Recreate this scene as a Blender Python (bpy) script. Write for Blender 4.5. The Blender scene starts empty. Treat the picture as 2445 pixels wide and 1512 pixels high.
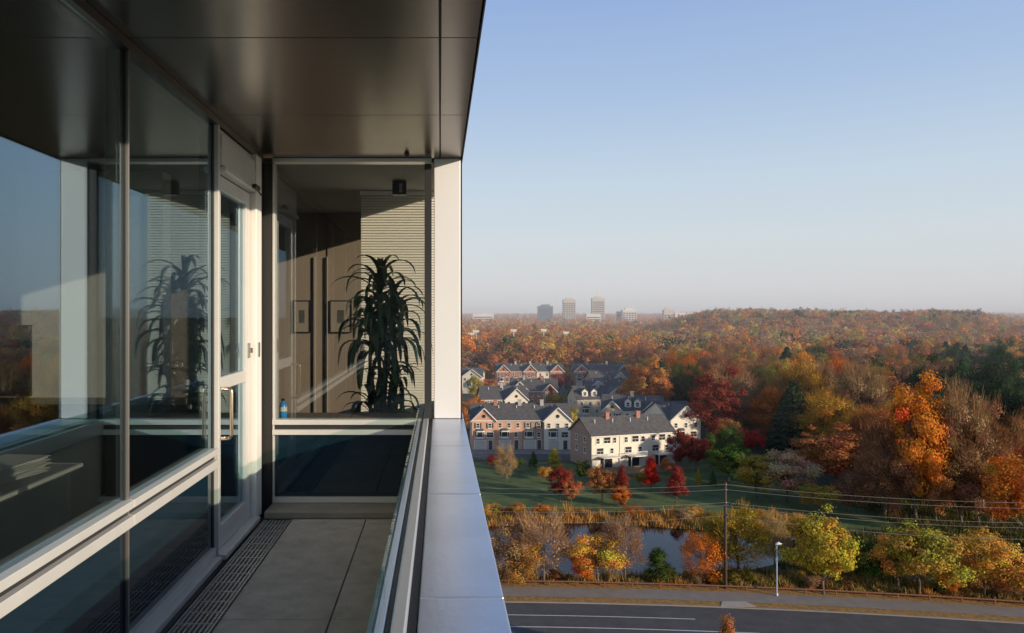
import bpy, math, random
import numpy as np
from mathutils import Vector, Matrix
random.seed(7); rng=np.random.default_rng(7)
S=bpy.context.scene
COL=S.collection
CZ=30.0
# ------------------------------------------------------------------ materials
MATS={}
def nt(name):
    m=bpy.data.materials.new(name); m.use_nodes=True
    t=m.node_tree; b=t.nodes['Principled BSDF']; return m,t,b
def mat(name,c,rough=.6,metal=0.,var=0.,scale=4.,bump=0.,bscale=None,c2=None,spec=None,detail=6,coords='Object',stretch=None,ior=None):
    if name in MATS: return MATS[name]
    m,t,b=nt(name)
    b.inputs['Base Color'].default_value=(*c,1); b.inputs['Roughness'].default_value=rough; b.inputs['Metallic'].default_value=metal
    if spec is not None: b.inputs['Specular IOR Level'].default_value=spec
    if ior: b.inputs['IOR'].default_value=ior
    if var or bump or c2:
        tc=t.nodes.new('ShaderNodeTexCoord'); src=tc.outputs[coords]
        if stretch:
            mp=t.nodes.new('ShaderNodeMapping'); mp.inputs['Scale'].default_value=stretch; t.links.new(src,mp.inputs['Vector']); src=mp.outputs[0]
        n=t.nodes.new('ShaderNodeTexNoise'); n.inputs['Scale'].default_value=scale; n.inputs['Detail'].default_value=detail; n.inputs['Roughness'].default_value=.65
        t.links.new(src,n.inputs['Vector'])
        if var or c2:
            r=t.nodes.new('ShaderNodeValToRGB')
            r.color_ramp.elements[0].position=.32; r.color_ramp.elements[1].position=.68
            a=tuple(x*(1-var) for x in c); d=c2 if c2 else tuple(min(1,x*(1+var)) for x in c)
            r.color_ramp.elements[0].color=(*a,1); r.color_ramp.elements[1].color=(*d,1)
            t.links.new(n.outputs[0],r.inputs[0]); t.links.new(r.outputs[0],b.inputs['Base Color'])
        if bump:
            n2=t.nodes.new('ShaderNodeTexNoise'); n2.inputs['Scale'].default_value=bscale or scale*4; n2.inputs['Detail'].default_value=4
            t.links.new(src,n2.inputs['Vector'])
            bp=t.nodes.new('ShaderNodeBump'); bp.inputs['Strength'].default_value=bump; bp.inputs['Distance'].default_value=.02
            t.links.new(n2.outputs[0],bp.inputs['Height']); t.links.new(bp.outputs[0],b.inputs['Normal'])
    MATS[name]=m; return m
def brick(name,c1,c2,mortar=(.40,.35,.30)):
    m,t,b=nt(name); tc=t.nodes.new('ShaderNodeTexCoord'); br=t.nodes.new('ShaderNodeTexBrick')
    mp=t.nodes.new('ShaderNodeMapping'); mp.inputs['Rotation'].default_value=(math.radians(90),0,0); t.links.new(tc.outputs['Object'],mp.inputs[0]); t.links.new(mp.outputs[0],br.inputs['Vector'])
    br.inputs['Scale'].default_value=2.2; br.inputs['Color1'].default_value=(*c1,1); br.inputs['Color2'].default_value=(*c2,1); br.inputs['Mortar'].default_value=(*mortar,1)
    br.inputs['Mortar Size'].default_value=.008
    t.links.new(br.outputs[0],b.inputs['Base Color']); b.inputs['Roughness'].default_value=.85; return m
def glass(name,F0=.13,tint=(.72,.76,.74),gc=(.64,.85,1)):
    m=bpy.data.materials.new(name); m.use_nodes=True; t=m.node_tree; t.nodes.clear()
    o=t.nodes.new('ShaderNodeOutputMaterial'); mx=t.nodes.new('ShaderNodeMixShader'); tr=t.nodes.new('ShaderNodeBsdfTransparent'); g=t.nodes.new('ShaderNodeBsdfGlossy')
    tr.inputs[0].default_value=(*tint,1); g.inputs['Roughness'].default_value=.0; g.inputs['Color'].default_value=(*gc,1)
    lw=t.nodes.new('ShaderNodeLayerWeight'); lw.inputs[0].default_value=.5
    p=t.nodes.new('ShaderNodeMath'); p.operation='POWER'; p.inputs[1].default_value=4; t.links.new(lw.outputs['Facing'],p.inputs[0])
    ma=t.nodes.new('ShaderNodeMath'); ma.operation='MULTIPLY_ADD'; ma.inputs[1].default_value=1-F0; ma.inputs[2].default_value=F0; t.links.new(p.outputs[0],ma.inputs[0])
    t.links.new(ma.outputs[0],mx.inputs[0]); t.links.new(tr.outputs[0],mx.inputs[1]); t.links.new(g.outputs[0],mx.inputs[2]); t.links.new(mx.outputs[0],o.inputs[0]); return m
def leafmat(name,transl=.3):
    m=bpy.data.materials.new(name); m.use_nodes=True; t=m.node_tree; t.nodes.clear()
    o=t.nodes.new('ShaderNodeOutputMaterial'); mx=t.nodes.new('ShaderNodeMixShader'); mx.inputs[0].default_value=transl
    d=t.nodes.new('ShaderNodeBsdfDiffuse'); tr=t.nodes.new('ShaderNodeBsdfTranslucent')
    a=t.nodes.new('ShaderNodeAttribute'); a.attribute_name='tint'; oi=t.nodes.new('ShaderNodeObjectInfo')
    mu=t.nodes.new('ShaderNodeVectorMath'); mu.operation='MULTIPLY'
    t.links.new(a.outputs['Color'],mu.inputs[0]); t.links.new(oi.outputs['Color'],mu.inputs[1])
    for n in (d,tr): t.links.new(mu.outputs[0],n.inputs[0])
    t.links.new(d.outputs[0],mx.inputs[1]); t.links.new(tr.outputs[0],mx.inputs[2]); t.links.new(mx.outputs[0],o.inputs[0]); return m
LEAF=leafmat('foliage')
BARK=mat('bark',(.14,.105,.08),.9,var=.35,scale=3,bump=.5)
FRAME=mat('anodised_frame',(.68,.66,.62),.36,.25,var=.05,scale=2)
MULM=mat('mullion_metal',(.34,.31,.28),.3,.7)
DARKFR=mat('dark_gasket',(.025,.024,.023),.5)
SOFF=mat('soffit_metal',(.19,.172,.158),.25,.9,var=.12,scale=1.2,bump=.03,bscale=3)
CAP=mat('coping_aluminium',(.48,.54,.66),.30,.7,var=.08,scale=3,bump=.04,bscale=40)
RAILM=mat('rail_aluminium',(.62,.62,.61),.33,.5)
PILM=mat('pillar_panel',(.78,.76,.75),.5,.1,var=.03,scale=1)
PAVER=mat('concrete_paver',(.40,.365,.32),.85,var=.18,scale=6,bump=.35,bscale=60)
SHADEPAV=mat('shaded_paver',(.27,.24,.20),.8,var=.15,scale=5,bump=.2)  # darker paver tone, floor shade by the end wall put into the colour
GRATE=mat('grate_metal',(.36,.35,.33),.45,.4)
BED=mat('gravel_bed',(.06,.056,.052),.9)
GLASS=glass('window_glass',.19,(.75,.77,.75)); GUARDG=glass('guard_glass',.08,(.80,.90,.86),(.9,.95,1))
SIDEG=glass('clear_glass',.04,(.97,.97,.96),(.9,.95,1))
ENDG=glass('end_wall_glass',.11,(.87,.88,.85),(.8,.9,1))
SPAND=mat('spandrel_glass',(.008,.022,.036),.04,spec=.9)
BLACK=mat('black',(.01,.01,.01),.4)
WALLI=mat('interior_wall',(.90,.89,.88),.8,var=.03,scale=1)
WALLD=mat('interior_brown_wall',(.24,.19,.15),.8,var=.06,scale=1)
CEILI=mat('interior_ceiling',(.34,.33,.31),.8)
CARP=mat('carpet',(.04,.036,.034),.95,var=.2,scale=30)
CONC=mat('facade_stone',(.34,.31,.27),.8,var=.08,scale=2)
WHITE=mat('white_paint',(.75,.73,.69),.5)
GALV=mat('galvanised_steel',(.48,.48,.47),.5,.3)
STEEL=mat('brushed_steel',(.6,.57,.52),.25,.95)
# ------------------------------------------------------------------ helpers
def lk(o): COL.objects.link(o); return o
def top(o,label,cat,group=None,kind=None):
    o['label']=label; o['category']=cat
    if group: o['group']=group
    if kind: o['kind']=kind
    return o
def empty(name,loc,label,cat,group=None,rot=0,scale=(1,1,1)):
    o=bpy.data.objects.new(name,None); o.location=loc; o.rotation_euler=(0,0,rot); o.scale=scale; o.empty_display_size=.3; lk(o)
    return top(o,label,cat,group)
class MB:
    def __init__(s): s.v=[]; s.f=[]; s.m=[]
    def box(s,x0,x1,y0,y1,z0,z1,mi=0):
        b=len(s.v); s.v+=[(x0,y0,z0),(x1,y0,z0),(x1,y1,z0),(x0,y1,z0),(x0,y0,z1),(x1,y0,z1),(x1,y1,z1),(x0,y1,z1)]
        for q in ((0,3,2,1),(4,5,6,7),(0,1,5,4),(1,2,6,5),(2,3,7,6),(3,0,4,7)): s.f.append(tuple(b+i for i in q)); s.m.append(mi)
        return s
    def poly(s,pts,mi=0):
        b=len(s.v); s.v+=[tuple(p) for p in pts]; s.f.append(tuple(range(b,b+len(pts)))); s.m.append(mi); return s
    def slab(s,a,b_,c,d,n,t,mi=0):
        n=Vector(n).normalized()*t; lo=[Vector(p) for p in (a,b_,c,d)]; hi=[p+n for p in lo]; k=len(s.v)
        s.v+=[tuple(p) for p in lo+hi]
        for q in ((0,3,2,1),(4,5,6,7),(0,1,5,4),(1,2,6,5),(2,3,7,6),(3,0,4,7)): s.f.append(tuple(k+i for i in q)); s.m.append(mi)
        return s
    def tube(s,pts,rad,seg=6,mi=0,cap=True):
        pts=[Vector(p) for p in pts]; k=len(s.v); n=len(pts)
        for i,p in enumerate(pts):
            d=(pts[min(i+1,n-1)]-pts[max(i-1,0)]).normalized()
            a=d.cross(Vector((0,0,1)) if abs(d.z)<.9 else Vector((1,0,0))).normalized(); b=d.cross(a)
            r=rad[i] if hasattr(rad,'__len__') else rad
            for j in range(seg):
                t=2*math.pi*j/seg; s.v.append(tuple(p+a*(r*math.cos(t))+b*(r*math.sin(t))))
        for i in range(n-1):
            for j in range(seg):
                j2=(j+1)%seg; s.f.append((k+i*seg+j,k+i*seg+j2,k+(i+1)*seg+j2,k+(i+1)*seg+j)); s.m.append(mi)
        if cap:
            s.f.append(tuple(k+j for j in range(seg))[::-1]); s.m.append(mi); s.f.append(tuple(k+(n-1)*seg+j for j in range(seg))); s.m.append(mi)
        return s
    def mesh(s,name,mats,smooth=False):
        me=bpy.data.meshes.new(name); me.from_pydata(s.v,[],s.f)
        for m in mats: me.materials.append(m)
        me.polygons.foreach_set('material_index',s.m)
        if smooth: me.polygons.foreach_set('use_smooth',[True]*len(s.f))
        me.update(); return me
    def obj(s,name,mats,parent=None,loc=(0,0,0),smooth=False,bevel=0):
        if not isinstance(mats,(list,tuple)): mats=[mats]
        o=bpy.data.objects.new(name,s.mesh(name,mats,smooth)); o.location=loc; lk(o)
        if parent: o.parent=parent
        if bevel:
            bv=o.modifiers.new('b','BEVEL'); bv.width=bevel; bv.segments=2; bv.limit_method='ANGLE'
        return o
def struct(o,name=None): o['kind']='structure'; return o
def npmesh(name,V,nper,tint=None,mats=(LEAF,)):
    me=bpy.data.meshes.new(name); n=len(V)
    me.vertices.add(n); me.vertices.foreach_set('co',np.ascontiguousarray(V,dtype=np.float32).ravel())
    me.loops.add(n); me.loops.foreach_set('vertex_index',np.arange(n,dtype=np.int32))
    me.polygons.add(n//nper); me.polygons.foreach_set('loop_start',np.arange(0,n,nper,dtype=np.int32))
    me.update(calc_edges=True)
    if tint is not None:
        a=me.attributes.new('tint','FLOAT_COLOR','POINT'); T=np.ones((n,4),dtype=np.float32); T[:,:3]=np.repeat(tint,nper,axis=0); a.data.foreach_set('color',T.ravel())
    for m in mats: me.materials.append(m)
    return me
def unit(a): return a/np.maximum(np.linalg.norm(a,axis=1,keepdims=True),1e-6)
def leafquads(C,N,s,r):
    n=len(C); t=unit(np.cross(N,r.normal(size=(n,3)))); b=np.cross(N,t)
    s=np.asarray(s).reshape(-1,1)
    return np.stack([C+t*s,C+b*s*.65,C-t*s,C-b*s*.65],axis=1).reshape(-1,3)
# ------------------------------------------------------------------ tree generator
def crown_pts(r,H,R,zc,zr,nclump,nleaf,shape='oval',cr=.30):
    cs=[]
    lob=r.uniform(0,6.28,size=3)
    while len(cs)<nclump:
        p=r.normal(size=3); p/=np.linalg.norm(p); k=r.uniform(.3,1.0)**.5
        a=math.atan2(p[1],p[0]); k*=1+.18*math.sin(2*a+lob[0]+p[2]*2)+.14*math.sin(3*a+lob[1])
        q=np.array([p[0]*R*k,p[1]*R*k,zc+p[2]*zr*k])
        if shape=='cone': 
            h=(q[2]-(zc-zr))/(2*zr); q[0]*=(1.15-h); q[1]*=(1.15-h)
        cs.append(q)
    cs=np.array(cs); crad=R*cr*r.uniform(.45,1.5,size=nclump)
    idx=r.choice(nclump,size=nleaf,p=crad**2/np.sum(crad**2))
    d=unit(r.normal(size=(nleaf,3))); d[:,2]=d[:,2]*.75+.15
    rad=crad[idx]*np.abs(r.normal(.85,.25,size=nleaf))
    C=cs[idx]+d*rad[:,None]
    N=unit(d*.9+.6*unit(C-np.array([0,0,zc]))+r.normal(size=(nleaf,3))*.4)
    br=r.uniform(.8,1.15,size=nclump)[idx]*r.uniform(.78,1.22,size=nleaf)
    hue=r.normal(0,.13,size=nclump)[idx]+r.normal(0,.08,size=nleaf)
    T=np.stack([br*(1-hue*.3),br*(1+hue),br*np.ones(nleaf)],axis=1)
    return cs,C,N,np.clip(T,0.2,2)
def trunk_mesh(r,H,zb,cs,rb):
    mb=MB(); zt=H*.78
    pts=[(0,0,-.3)]; x=y=0
    for i in range(1,6):
        x+=r.normal()*H*.012; y+=r.normal()*H*.012; pts.append((x,y,zt*i/5))
    mb.tube(pts,[rb*1.25,rb,rb*.8,rb*.6,rb*.4,rb*.15],7)
    sel=cs[r.permutation(len(cs))[:22]]
    for c in sel:
        k=np.clip((c[2]-H*.15)/H*.8,zb/H*.9,.7); base=np.array([0,0,H*k*.9]); 
        mid=(base+c)/2+np.array([0,0,-H*.015]); mb.tube([base,mid,c],[rb*.35,rb*.2,rb*.07],5)
        for _ in range(2):
            e=c+r.normal(size=3)*H*.06; mb.tube([mid,(mid+e)/2+r.normal(size=3)*H*.01,e],[rb*.16,rb*.1,rb*.04],4)
    return mb.mesh('trunk',[BARK],True)
VAR={}
def mk_variant(key,seed,H,R,zc,zr,ncl,nl,s,shape='oval',rb=None,cr=.3,twigs=0,twcol=(.5,.4,.4)):
    r=np.random.default_rng(seed)
    cs,C,N,T=crown_pts(r,H,R,zc,zr,ncl,nl,shape,cr)
    V=leafquads(C,N,s*r.uniform(.6,1.3,size=len(C)),r)
    if twigs:
        idx=r.integers(0,len(cs),size=twigs); st=cs[idx]+r.normal(size=(twigs,3))*R*.12
        out=unit(st-np.array([0,0,zc-zr*.6])+r.normal(size=(twigs,3))*R*.35); ln=R*r.uniform(.12,.34,size=(twigs,1)); en=st+out*ln
        w=unit(np.cross(out,r.normal(size=(twigs,3))))*(.014*H/8)
        V2=np.stack([st-w*1.4,st+w*1.4,en+w*.5,en-w*.5],axis=1).reshape(-1,3)
        V=np.concatenate([V,V2]); tt=np.array(twcol)[None,:]*r.uniform(.6,1.2,size=(twigs,1)); T=np.concatenate([T,tt])
    VAR.setdefault(key,[]).append((npmesh('crown',V,4,T),trunk_mesh(r,H,zc-zr,cs,rb or H*.014),H,R*2))
def mk_conifer(key,seed,H,R,n,s):
    r=np.random.default_rng(seed); lev=int(14)
    h=r.uniform(0,1,size=n)**1.3; ang=r.uniform(0,2*math.pi,size=n); nb=9
    ang=np.round(ang*nb/(2*math.pi)+np.floor(h*lev)*.37)*2*math.pi/nb+r.normal(0,.13,size=n)
    lv=np.floor(h*lev)/lev+r.uniform(0,.03,size=n)
    rr=R*(1-lv**1.6)*r.uniform(.15,1.05,size=n)**.6*(1+.25*np.sin(ang*3+seed))
    z=H*.08+H*.92*lv-rr*.25+r.normal(0,.01*H,size=n)
    C=np.stack([rr*np.cos(ang),rr*np.sin(ang),z],1); N=unit(np.stack([np.cos(ang)*.7,np.sin(ang)*.7,np.ones(n)],1)+r.normal(size=(n,3))*.4)
    br=r.uniform(.5,1.5,size=n); T=np.stack([br,br,br],1)
    mb=MB(); mb.tube([(0,0,-.3),(0,0,H*.5),(0,0,H*.98)],[H*.02,H*.012,H*.003],7)
    VAR.setdefault(key,[]).append((npmesh('crown',leafquads(C,N,s*r.uniform(.6,1.3,size=n),r),4,T),mb.mesh('trunk',[BARK],True),H,R*2))
for i in range(5): mk_variant('small',10+i,8,3,4.7,3.0,70+i*6,9500,.125,cr=.23)
for i in range(3): mk_variant('sparse',30+i,8,3,4.7,3.1,55,3400,.115,cr=.27,twigs=3000,twcol=(.68,.6,.55))
for i in range(2): mk_variant('bare',40+i,8,3,4.8,3.2,55,900,.11,cr=.3,twigs=5000,twcol=(.95,.88,.78))
for i in range(2): mk_variant('cone',50+i,8,2.4,4.3,3.6,60,9000,.13,shape='cone',cr=.3)
for i in range(6): mk_variant('large',60+i,20,6.5,11.8,7.9,95+8*i,18000,.23,cr=.205)
for i in range(5): mk_variant('largesparse',80+i,20,6.5,11.8,8,90,8500,.20,cr=.22,twigs=9000,twcol=(.8,.7,.6))
for i in range(2): mk_conifer('conifer',90+i,8,2.6,5000,.2)
for i in range(3): mk_conifer('pine',95+i,20,5.6,13000,.36)
COLR=dict(orange=(.64,.225,.034),gold=(.64,.37,.065),tan=(.50,.35,.18),rust=(.50,.195,.07),brown=(.41,.23,.12),red=(.54,.042,.025),dred=(.27,.05,.035),olive=(.42,.31,.055),ygreen=(.47,.34,.045),green=(.09,.135,.03),pine=(.045,.075,.034),mauve=(.40,.245,.155))
def tree(x,y,z,H,W,kind,col,label,group=None,jit=.12,name='tree'):
    me,tr,h0,w0=random.choice(VAR[kind])
    e=empty(name,(x,y,z),label,'tree',group,rot=random.uniform(0,6.28),scale=(W/w0,W/w0,H/h0))
    t=bpy.data.objects.new('trunk',tr); lk(t); t.parent=e
    c=bpy.data.objects.new('crown',me); lk(c); c.parent=e
    k=random.uniform(1-jit,1+jit); cc=COLR[col]; c.color=(cc[0]*k,cc[1]*k*random.uniform(.9,1.1),cc[2]*k,1); return e
def G(xi,yi):   # survey coordinates of things standing on the ground
    d=54000/(yi-748.); return ((xi-1052)/1800*d,d)
# ------------------------------------------------------------------ terrain
def sst(a,b,x): 
    t=np.clip((x-a)/(b-a),0,1); return t*t*(3-2*t)
def hgt(x,y):
    x=np.asarray(x,float); y=np.asarray(y,float); u=x/np.maximum(y,50.)
    h=(15.2+.9*np.sin(u*17+1))*sst(430,700,y)*sst(.27,.37,u)*(1-sst(.68,.82,u))*(1-.6*sst(800,1500,y))
    h=h+1.6*np.sin(x/61+1.3)*np.sin(y/83.)*sst(330,500,y)*(1-sst(550,700,y))
    h=h+10.5*sst(900,3000,y)
    return h
xs=np.concatenate([np.array([-6000,-3000,-1200,-600]),np.arange(-300,1201,25),np.array([1600,2400,4000,7000])]).astype(float)
ys=np.concatenate([np.array([-5000,-1500,-300]),np.arange(0,1301,25),np.array([1500,1800,2200,2700,3400,5000,8000])]).astype(float)
X,Y=np.meshgrid(xs,ys); Z=hgt(X,Y)
me=bpy.data.meshes.new('ground'); nx=len(xs)
me.from_pydata(np.stack([X,Y,Z],-1).reshape(-1,3).tolist(),[],[(j*nx+i,j*nx+i+1,(j+1)*nx+i+1,(j+1)*nx+i) for j in range(len(ys)-1) for i in range(nx-1)])
GR=mat('ground_soil',(.065,.052,.025),.95,scale=.06,c2=(.055,.07,.022),var=.2,bump=.6,bscale=1.5)
me.materials.append(GR); g=lk(bpy.data.objects.new('ground',me)); struct(g)
def sheet(name,pts,z,m):
    mb=MB(); mb.poly([(p[0],p[1],z) for p in pts]); o=mb.obj(name,m); struct(o); return o
LAWN=mat('lawn_grass',(.034,.068,.012),.95,scale=.18,c2=(.12,.15,.028),var=.25,bump=.9,bscale=5)
ASPH=mat('asphalt',(.068,.063,.060),.85,var=.22,scale=.5,bump=.3,bscale=20)
PAVE=mat('pavement_concrete',(.22,.19,.16),.9,var=.12,scale=.6)
VERGE=mat('verge_grass',(.15,.12,.03),.95,scale=2.5,c2=(.46,.21,.045),var=.2,bump=.6,bscale=20)
sheet('lawn',[(-30,108),(-30,151),(0,152),(26,151),(30,142),(46,146),(54,150),(62,140),(66,118),(64,104),(46,104),(20,112),(0,110)],.02,LAWN)
def ye(x): return 78-.0625*(x-6.8)-.001626*(x-6.8)*(x-27.6)
def strip(name,o0,o1,z,m,x0=-60,x1=130,th=0):
    xx=np.arange(x0,x1+.1,2.5 if x1-x0<150 else 5); mb=MB()
    for a,b in zip(xx[:-1],xx[1:]):
        if th: 
            p=[(a,ye(a)+o0,z),(b,ye(b)+o0,z),(b,ye(b)+o1,z),(a,ye(a)+o1,z)]; mb.slab(*p,(0,0,1),th)
        else: mb.poly([(a,ye(a)+o0,z),(b,ye(b)+o0,z),(b,ye(b)+o1,z),(a,ye(a)+o1,z)])
    o=mb.obj(name,m); struct(o); return o
strip('road',-17,0,.02,ASPH)
strip('kerb',0,.22,.0,PAVE,th=.14)
strip('verge',.22,1.5,.12,VERGE)
strip('pavement',1.5,4.3,.13,PAVE)
strip('verge',4.3,6.2,.10,VERGE)
PAINT=mat('road_paint',(.62,.60,.55),.7,var=.15,scale=3)
strip('road_marking',-3.25,-3.11,.026,PAINT,-20,25)
strip('road_marking',-6.05,-5.9,.026,PAINT,-20,30)
PALEC=mat('pale_concrete',(.36,.32,.27),.85,var=.1,scale=1)
mb=MB(); mb.slab((28.6,ye(30)+.25,.125),(32.2,ye(30)+.22,.125),(31.6,ye(30)+1.45,.135),(29.2,ye(30)+1.5,.135),(0,0,1),.03); struct(mb.obj('pavement',PALEC))
# pond
def pondr(t): return 1+.10*math.sin(3*t+1)+.06*math.sin(5*t)
PC=(22.5,96.6); PR=(25.,10.8)
pp=[(PC[0]+PR[0]*pondr(t)*math.cos(t),PC[1]+PR[1]*pondr(t)*math.sin(t)) for t in [2*math.pi*i/72 for i in range(72)]]
WAT=mat('pond_water',(.003,.006,.012),.03,ior=1.33,spec=.32,bump=.03,bscale=2.,scale=1)
sheet('pond_water',pp,.035,WAT)
def inpond(x,y,k=1.):
    dx=(x-PC[0])/PR[0]; dy=(y-PC[1])/PR[1]; t=math.atan2(dy,dx); return math.hypot(dx,dy)<pondr(t)*k
# ------------------------------------------------------------------ rusty low rail
RUST=mat('rusty_steel',(.18,.065,.035),.8,var=.3,scale=5)
e=empty('guard_rail',(0,0,0),'low rusty brown steel rail along the back of the pavement','guard rail')
mb=MB(); xx=np.arange(-30,125,3.)
mb.tube([(a,ye(a)+4.9,.55) for a in xx],.085,6); mb.obj('rail',RUST,e)
for i,a in enumerate(xx):
    mb=MB(); mb.box(-.06,.06,-.06,.06,0,.5); 
    if i==0: o=mb.obj('post',RUST,e,(a,ye(a)+4.9,0)); p0=o
    elif a<70: o=p0.copy(); lk(o); o.parent=e; o.location=(a,ye(a)+4.9,0)
# ------------------------------------------------------------------ utility pole, wires, lamp
POLEM=mat('creosote_wood',(.075,.045,.03),.85,var=.3,scale=4,stretch=(1,1,.1))
PORC=mat('porcelain',(.4,.38,.36),.3)
POLES=[(-14,85.5),(31,81.8),(76,74.5),(118,62)]
for i,(px,py) in enumerate(POLES):
    e=empty('utility_pole',(px,py,0),'tall dark wooden utility pole standing beside the pavement','utility pole','utility poles along the road')
    mb=MB(); mb.tube([(0,0,-.3),(0,0,6),(0,0,11.6)],[.19,.165,.13],10); mb.obj('post',POLEM,e,smooth=True)
    for z in (11.45,10.9,9.5):
        mb=MB(); mb.tube([(0,-.12,z-.06),(0,-.26,z-.06),(0,-.28,z),(0,-.28,z+.05)],[.03,.04,.06,.04],8); mb.obj('insulator',PORC,e)
    MB().box(-.25,.25,-.24,-.14,9.15,9.3).obj('bracket',DARKFR,e); MB().box(-.14,.14,-.34,-.15,8.0,8.25).obj('bracket',DARKFR,e)
WIRE=mat('wire_metal',(.26,.24,.22),.6,.3)
for z,sag in ((11.45,.9),(10.9,.9),(9.5,1.0),(9.18,1.2),(8.1,1.3)):
    mb=MB(); pts=[]
    for (a,b) in zip(POLES[:-1],POLES[1:]):
        for k in range(12):
            t=k/12; pts.append((a[0]+(b[0]-a[0])*t,a[1]+(b[1]-a[1])*t-.28,z-sag*4*t*(1-t)))
    mb.tube(pts,.016,5); o=mb.obj('power_line',WIRE); top(o,'thin overhead cable strung between wooden utility poles','power line','overhead cables')
e=empty('street_lamp',(35.6,79.6,0),'slim pale grey street lamp with a small round head','street lamp')
mb=MB(); mb.tube([(0,0,0),(0,0,.4),(0,0,.41),(0,0,5.4)],[.14,.14,.08,.055],10); mb.obj('post',GALV,e,smooth=True)
mb=MB(); mb.tube([(-.12,0,5.42),(-.02,0,5.6),(.2,0,5.66),(.42,0,5.55),(.46,0,5.44)],[.05,.13,.17,.14,.05],10); mb.obj('lamp_head',WHITE,e,smooth=True)
# ------------------------------------------------------------------ houses
ROOFM=mat('roof_shingle',(.095,.086,.080),.85,var=.3,scale=1.5,bump=.4,bscale=6)
SID_W=mat('siding_white',(.74,.65,.51),.6,var=.05,scale=1,stretch=(.2,.2,8))
SID_T=mat('siding_tan',(.56,.45,.31),.7,var=.06,scale=1,stretch=(.2,.2,8))
BR_R=brick('brick_red',(.42,.18,.11),(.34,.14,.09)); BR_P=brick('brick_pink',(.64,.35,.23),(.55,.29,.18)); BR_B=brick('brick_brown',(.44,.27,.18),(.34,.20,.14))
TRIM=mat('trim_white',(.76,.71,.62),.5)
PANE=mat('pane_dark',(.03,.035,.04),.06,spec=.8)
SHUT=mat('shutter_dark',(.05,.045,.045),.6)
SID_G=mat('siding_grey',(.40,.38,.34),.7)
GARM=mat('garage_door',(.52,.47,.39),.6)
def winmesh(w=.85,h=1.15,sh=False):
    mb=MB(); t=.09
    mb.box(-w/2,-w/2+t,-.07,.02,0,h,0).box(w/2-t,w/2,-.07,.02,0,h,0).box(-w/2+t,w/2-t,-.07,.02,0,t,0).box(-w/2+t,w/2-t,-.07,.02,h-t,h,0)
    mb.box(-w/2-.06,w/2+.06,-.12,.0,-.09,-.002,0)
    mb.box(-w/2+t,w/2-t,-.03,.01,t,h-t,1); mb.box(-w/2+t,w/2-t,-.055,-.032,h/2-.03,h/2+.03,0); mb.box(-.02,.02,-.05,-.031,t,h/2-.03,0)
    if sh:
        mb.box(-w/2-.36,-w/2-.04,-.05,.0,0,h,2).box(w/2+.04,w/2+.36,-.05,.0,0,h,2)
    return mb.mesh('window',[TRIM,PANE,SHUT])
WM=winmesh(); WMS=winmesh(sh=True); WMB=winmesh(1.6,1.3)
def garmesh():
    mb=MB(); mb.box(-1.2,1.2,-.05,.02,0,1.95,0)
    for z in (.5,.98,1.46): mb.box(-1.15,1.15,-.055,-.04,z,z+.03,1)
    mb.box(-1.35,-1.2,-.09,.02,0,2.1,1).box(1.2,1.35,-.09,.02,0,2.1,1).box(-1.2,1.2,-.09,.02,1.95,2.1,1); return mb.mesh('garage_door',[GARM,TRIM])
GM=garmesh()
mb=MB(); mb.box(-.45,.45,-.05,.02,0,1.95,0).box(-.55,-.45,-.09,.02,0,2.05,1).box(.45,.55,-.09,.02,0,2.05,1).box(-.45,.45,-.09,.02,1.95,2.05,1); DM=mb.mesh('door',[SHUT,TRIM])
def baymesh():
    mb=MB(); P=[(-1.05,0),(-.65,-.6),(.65,-.6),(1.05,0)]
    for (a,b) in zip(P[:-1],P[1:]):
        mb.poly([(*a,-.2),(*b,-.2),(*b,.25),(*a,.25)],0); mb.poly([(*a,1.3),(*b,1.3),(*b,1.55),(*a,1.55)],0)
        mb.poly([(a[0]*.97,a[1]*.94,.25),(b[0]*.97,b[1]*.94,.25),(b[0]*.97,b[1]*.94,1.3),(a[0]*.97,a[1]*.94,1.3)],1)
        mb.poly([(a[0]*1.1,a[1]*1.15,1.55),(b[0]*1.1,b[1]*1.15,1.55),(b[0]*.6,0,2.05),(a[0]*.6,0,2.05)],2)
    for p in P: mb.box(p[0]-.05,p[0]+.05,p[1]-.02,p[1]+.05,.25,1.3,0)
    mb.poly([(*p,-.2) for p in P],0); return mb.mesh('bay_window',[TRIM,PANE,ROOFM])
BAY=baymesh()
def inst(me,name,parent,loc,rz=0):
    o=bpy.data.objects.new(name,me); lk(o); o.parent=parent; o.location=loc; o.rotation_euler=(0,0,rz); return o
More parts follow.
